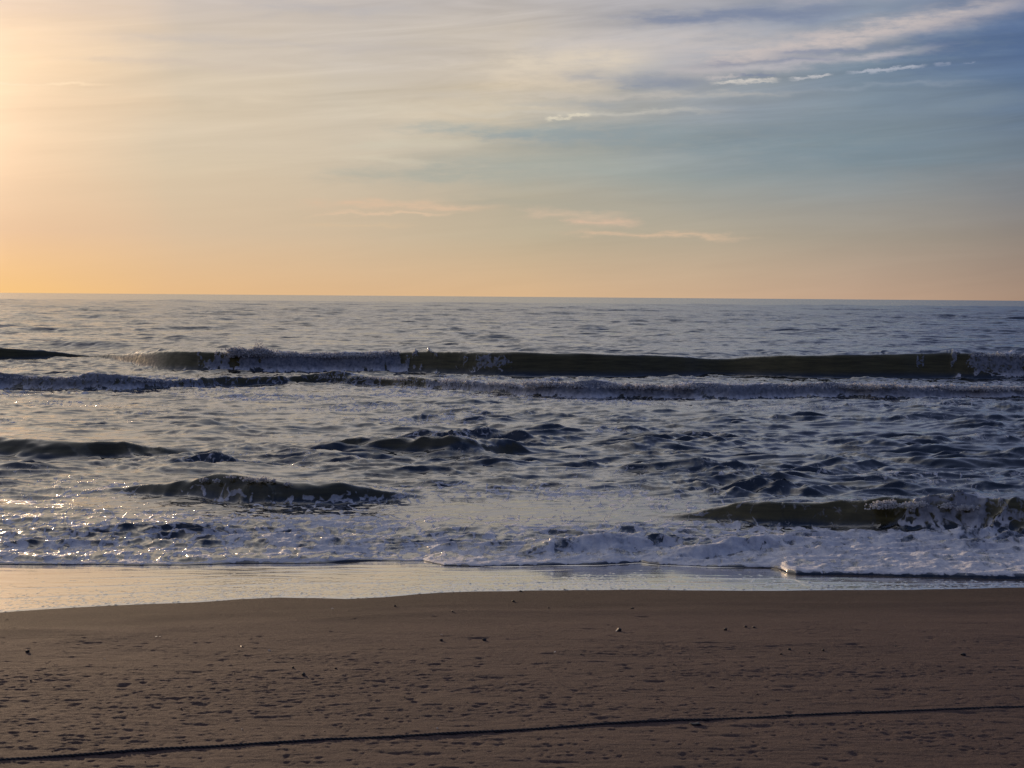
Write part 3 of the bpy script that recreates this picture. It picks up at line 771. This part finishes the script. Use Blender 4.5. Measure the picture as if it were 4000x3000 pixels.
def beach_h(x, y):
    i = int(np.clip(np.searchsorted(bxs, x), 1, len(bxs) - 1)); j = int(np.clip(np.searchsorted(bys, y), 1, len(bys) - 1))
    fx = (x - bxs[i-1]) / (bxs[i] - bxs[i-1]); fy = (y - bys[j-1]) / (bys[j] - bys[j-1])
    return float((bZ[j-1, i-1] * (1-fx) + bZ[j-1, i] * fx) * (1-fy) + (bZ[j, i-1] * (1-fx) + bZ[j, i] * fx) * fy)

# ------------------------------------------------------------------ the wet strip left by the last wave
def build_wet():
    rs = np.random.RandomState(8)
    xs = np.concatenate([-8 - np.cumsum(np.geomspace(0.015, 3, 26))[::-1], np.arange(-8, 8, 0.0105), 8 + np.cumsum(np.geomspace(0.015, 3, 26))])
    n = 170
    tt = np.linspace(0, 1, n)[:, None] ** 1.25
    y0 = dry_y(xs)[None, :]; y1 = edge_y(xs)[None, :] + 0.12
    Y = y0 + (y1 - y0) * tt; X = xs[None, :] + 0 * Y
    dist = Y - y0
    Z = ground_z(Y) + 0.0065 * sstep(0, 0.10, dist) - 0.0015 * (dist < 0.001)
    Z += 0.0012 * fbm(X / 0.9, Y / 0.25, 3, 44)
    # thin ridges left in the film
    for k in range(9):
        yy = y0 + (0.15 + 0.10 * k) * (y1 - y0) + 0.07 * fbm(X / 1.8, X * 0 + k, 3, 60 + k)
        on = sstep(0.05, 0.45, pnoise(X / 2.4 + k * 3.1, X * 0 + k * 1.7, 3))
        Z += 0.0060 * on * np.exp(-((Y - yy) / 0.022) ** 2)
    # little bubbles and sand pimples, mostly along the upper rim
    cnt = 0
    while cnt < 3600:
        x = rs.uniform(-7.6, 7.6); f = rs.beta(1.1, 3.2)
        if rs.rand() > (0.35 + 0.65 * (x < 1.5)) : continue
        a = float(np.interp(x, xs, y0[0])); bq = float(np.interp(x, xs, y1[0])); y = a + 0.03 + f * (bq - a) * 0.8
        sx, sy, h = rs.uniform(.008, .016), rs.uniform(.010, .020), rs.uniform(.003, .008)
        i0, i1 = np.searchsorted(xs, [x - 3 * sx, x + 3 * sx]); col = Y[:, min(i0, len(xs) - 1)]
        j0, j1 = np.searchsorted(col, [y - 3 * sy, y + 3 * sy])
        if i1 > i0 + 1 and j1 > j0 + 1:
            sg = 1 if rs.rand() < 0.75 else -0.7
            Z[j0:j1, i0:i1] += sg * h * np.exp(-((X[j0:j1, i0:i1] - x) / sx) ** 2 - ((Y[j0:j1, i0:i1] - y) / sy) ** 2)
        cnt += 1
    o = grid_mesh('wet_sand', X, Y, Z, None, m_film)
    o['kind'] = 'structure'
build_wet()

# ------------------------------------------------------------------ rope
def tag(o, label, cat, group=None):
    o['label'] = label; o['category'] = cat
    if group: o['group'] = group
m_rope, t, b = material('dark_rope')
p = pos(t)
t.put(b.inputs['Base Color'], t.mix(t.mr(t.noise(p, 90.0, 3.0), 0.35, 0.7), (0.030, 0.030, 0.036), (0.070, 0.066, 0.066)))
b.inputs['Roughness'].default_value = 0.8
t.put(b.inputs['Normal'], bump(t, t.noise(p, 350.0, 3.0), 0.6, 0.003))
def build_rope():
    pts = [(-700,3030),(-300,2993),(0,2970),(150,2960),(330,2947),(560,2934),(800,2922),(1000,2911),(1252,2894),(1500,2881),(1800,2866),(2040,2852),(2252,2838),(2500,2826),(2700,2816),(2900,2806),(3134,2795),(3300,2785),(3600,2776),(4000,2761),(4400,2745),(5000,2722)]
    a = np.array(pts, float); x, y = on_beach(a[:, 0], a[:, 1])
    xs = np.arange(x[0], x[-1], 0.004)
    yy = np.interp(xs, x, y)
    k = np.ones(121) / 121.0
    yp = np.pad(yy, 60, mode='edge'); yy = np.convolve(yp, k, 'valid')
    yy += 0.008 * fbm(xs / 0.8, xs * 0, 3, 3)
    zz = np.array([beach_h(u, v) for u, v in zip(xs, yy)])
    zz = np.convolve(np.pad(zz, 40, mode='edge'), np.ones(81) / 81.0, 'valid')
    sink = np.interp(xs, [x[14], x[16], x[17], x[19]], [0.001, -0.004, -0.001, -0.003])
    zz = zz + sink + 0.003 * fbm(xs / 0.6, xs * 0 + 4.0, 3, 33)
    s_ = np.concatenate([[0], np.cumsum(np.hypot(np.diff(xs), np.diff(yy)))])
    r0, r1 = 0.0070, 0.0068
    co = []; fa = []
    tx = np.gradient(xs, s_); ty = np.gradient(yy, s_)
    seg = 8; off = 0
    for st in range(3):
        ph = s_ * 2 * math.pi / 0.085 + st * 2.0944
        cxn = -ty; cyn = tx
        cx_ = xs + cxn * r0 * np.cos(ph); cy_ = yy + cyn * r0 * np.cos(ph); cz_ = zz + r0 * np.sin(ph)
        ang = np.linspace(0, 2 * math.pi, seg, endpoint=False)
        ring = np.stack([cx_[:, None] + cxn[:, None] * r1 * np.cos(ang), cy_[:, None] + cyn[:, None] * r1 * np.cos(ang), cz_[:, None] + r1 * np.sin(ang)], -1)
        nn = len(xs); idx = off + np.arange(nn * seg).reshape(nn, seg); nx = np.roll(idx, -1, 1)
        q = np.stack([idx[:-1], nx[:-1], nx[1:], idx[1:]], -1).reshape(-1, 4)
        co.append(ring.reshape(-1, 3)); fa.append(q); off += nn * seg
    o = tri_mesh('rope', np.concatenate(co), np.concatenate(fa), m_rope)
    tag(o, 'long dark twisted rope lying across the sand at the bottom of the beach', 'rope')
build_rope()

# ------------------------------------------------------------------ stones and shells
m_stone, t, b = material('dark_stone')
p = pos(t)
t.put(b.inputs['Base Color'], t.mix(t.mr(t.noise(p, 60.0, 3.0), 0.35, 0.7), (0.018, 0.016, 0.016), (0.045, 0.038, 0.034)))
b.inputs['Roughness'].default_value = 0.55
m_shell, t, b = material('pale_shell')
p = pos(t)
t.put(b.inputs['Base Color'], t.mix(t.mr(t.noise(p, 120.0, 3.0), 0.35, 0.7), (0.78, 0.72, 0.64), (0.60, 0.50, 0.42)))
b.inputs['Roughness'].default_value = 0.35
def ico_base():
    import bmesh
    bm = bmesh.new(); bmesh.ops.create_icosphere(bm, subdivisions=3, radius=1.0)
    v = np.array([q.co[:] for q in bm.verts]); f = np.array([[w.index for w in q.verts] for q in bm.faces]); bm.free()
    return v, f
IV, IF = ico_base()
def stone_mesh(px, py, wpx, hpx, seed, name='pebble', mat=None):
    wpx *= 0.82; hpx *= 0.8
    rs = np.random.RandomState(seed)
    x, y = on_beach(px, py); x, y = float(x), float(y)
    w = wpx / F * y / 2; h = hpx / F * y / 2
    v = IV.copy()
    for _ in range(7):                          # planes that cut facets
        d = rs.normal(size=3); d /= np.linalg.norm(d); c = rs.uniform(0.62, 0.9)
        q = v @ d; v -= np.clip(q - c, 0, None)[:, None] * d
    n = fbm(v[:, 0] * 1.6 + seed, v[:, 1] * 1.6 + v[:, 2] * 1.3, 3, seed % 50)
    v *= (1 + 0.16 * n)[:, None]
    v = v * np.array([w, w * rs.uniform(0.7, 1.1), h * 1.25])
    o = tri_mesh(name, v, IF, mat or m_stone)
    o.location = (x, y, beach_h(x, y) + h * 0.55)
    o.rotation_euler = (0, 0, rs.uniform(0, 0.6))
    return o
def shell_mesh(px, py, wpx, seed, name='shell'):
    rs = np.random.RandomState(seed)
    x, y = on_beach(px, py); x, y = float(x), float(y); w = wpx * 1.25 / F * y / 2
    nu, nv = 13, 33
    r = np.linspace(0.02, 1, nu)[:, None]; a = np.linspace(-1.35, 1.35, nv)[None, :]
    rib = 1 + 0.05 * np.cos(a * 18) * r
    vx = r * np.sin(a) * rib * 1.1; vy = r * np.cos(a) * rib * 1.5 - 0.75; vz = 0.62 * np.sqrt(np.clip(1 - (vx / 1.25) ** 2 - (vy / 1.0) ** 2 * 0.75, 0.0, 1)) + 0.03 * np.cos(a * 18) * r
    top = np.stack([vx, vy, vz + 0 * vx], -1).reshape(-1, 3) * w
    bot = top * np.array([0.94, 0.94, 0.86]) - np.array([0, 0, 0.05 * w])
    idx = np.arange(nu * nv).reshape(nu, nv)
    q = np.stack([idx[:-1, :-1], idx[:-1, 1:], idx[1:, 1:], idx[1:, :-1]], -1).reshape(-1, 4)
    q2 = q[:, ::-1] + nu * nv
    e1 = np.stack([idx[-1, :-1], idx[-1, 1:], idx[-1, 1:] + nu * nv, idx[-1, :-1] + nu * nv], -1)[:, ::-1]
    o = tri_mesh(name, np.concatenate([top, bot]), np.concatenate([q, q2, e1]), m_shell)
    o.location = (x, y, beach_h(x, y) + 0.10 * w)
    o.rotation_euler = (rs.uniform(-0.2, 0.5), rs.uniform(-0.3, 0.3), rs.uniform(0, 6.2))
    return o
stones = [
 (2418,2466,25,18,'largest dark stone with a pale fleck, standing proud on the brown sand'),
 (2470,2380,20,11,'flat dark stone alone on the smooth damp sand above the largest stone'),
 (1892,2501,20,13,'rounded dark stone at the upper middle of the pitted sand'),
 (1724,2502,16,12,'small peaked dark stone with a white shell just above it'),
 (1768,2396,12,8,'small dark pebble on smooth damp sand, left of the middle'),
 (2005,2350,14,11,'dark pebble with a pale side just below the wet strip'),
 (2034,2311,13,8,'dark pebble lying on the edge of the shining wet strip'),
 (2144,2374,8,6,'tiny black pebble between two stones on smooth damp sand'),
 (2834,2461,16,14,'squarish dark pebble beside a pale ring, right of the largest stone'),
 (2912,2449,14,10,'left one of two dark pebbles lying close together on the right'),
 (2944,2451,18,8,'right one of two dark pebbles lying close together on the right'),
 (108,2545,22,14,'dark stone near the left edge at the end of a faint swash line'),
 (1186,2643,22,15,'dark peaked stone in the pitted sand left of the middle'),
 (1145,2613,12,10,'small round dark pebble just above the peaked stone'),
 (1312,2617,13,9,'small dark pebble sitting on a short ridge of sand'),
 (120,2661,12,9,'small dark pebble near the left edge among the dents'),
 (3762,2560,26,14,'dark ragged stone far to the right on the shaded sand'),
 (3084,2538,17,11,'dark stone at the upper right beside another pebble'),
 (3052,2556,13,8,'small dark pebble just left of and below a larger stone'),
 (3215,2541,15,10,'lone dark pebble on the right between two pairs of stones'),
 (2718,2833,60,12,'low dark lump tucked against the lower side of the rope'),
 (1543,2372,11,9,'small dark pebble on damp sand right of a white shell'),
]
for i, (a_, b_, w_, h_, lab) in enumerate(stones):
    tag(stone_mesh(a_, b_, w_, h_, 100 + i, 'stone' if w_ > 15 else 'pebble'), lab, 'stone' if w_ > 15 else 'pebble', 'dark stones and pebbles scattered on the sand')
tag(shell_mesh(2409, 2467, 8, 77), 'pale shell chip leaning on the largest dark stone', 'shell')
shells = [
 (705,2767,13,'brightest white shell on the sand, alone in the lower left'),
 (611,2492,8,'left one of two white shell chips side by side on the left'),
 (625,2492,8,'right one of two white shell chips side by side on the left'),
 (408,2573,9,'small white shell at the left above the dented sand'),
 (945,2526,9,'white shell chip with a dark pit at its left'),
 (1052,2542,8,'small pale shell on plain sand left of the middle'),
 (1298,2378,8,'pale shell chip on smooth damp sand near the wet strip'),
 (1724,2483,8,'small white shell just above a peaked dark stone'),
 (1980,2673,8,'small white shell below a long shallow dent in the middle'),
 (2168,2551,9,'pale shell fragment in the middle of the pitted sand'),
 (945,2846,8,'white shell chip lying a short way above the rope, lower left'),
 (1708,2846,7,'tiny white shell just above the rope in the middle'),
]
for i, (a_, b_, w_, lab) in enumerate(shells):
    tag(shell_mesh(a_, b_, w_, 200 + i), lab, 'shell', 'white shells and shell chips on the sand')
rs = np.random.RandomState(17)
for i in range(34):
    a_, b_ = rs.uniform(60, 3950), rs.uniform(2520, 2985)
    tag(stone_mesh(a_, b_, rs.uniform(6, 10), rs.uniform(4, 7), 300 + i), 'tiny dark pebble half sunk in the pitted brown sand', 'pebble', 'tiny pebbles in the pitted sand')
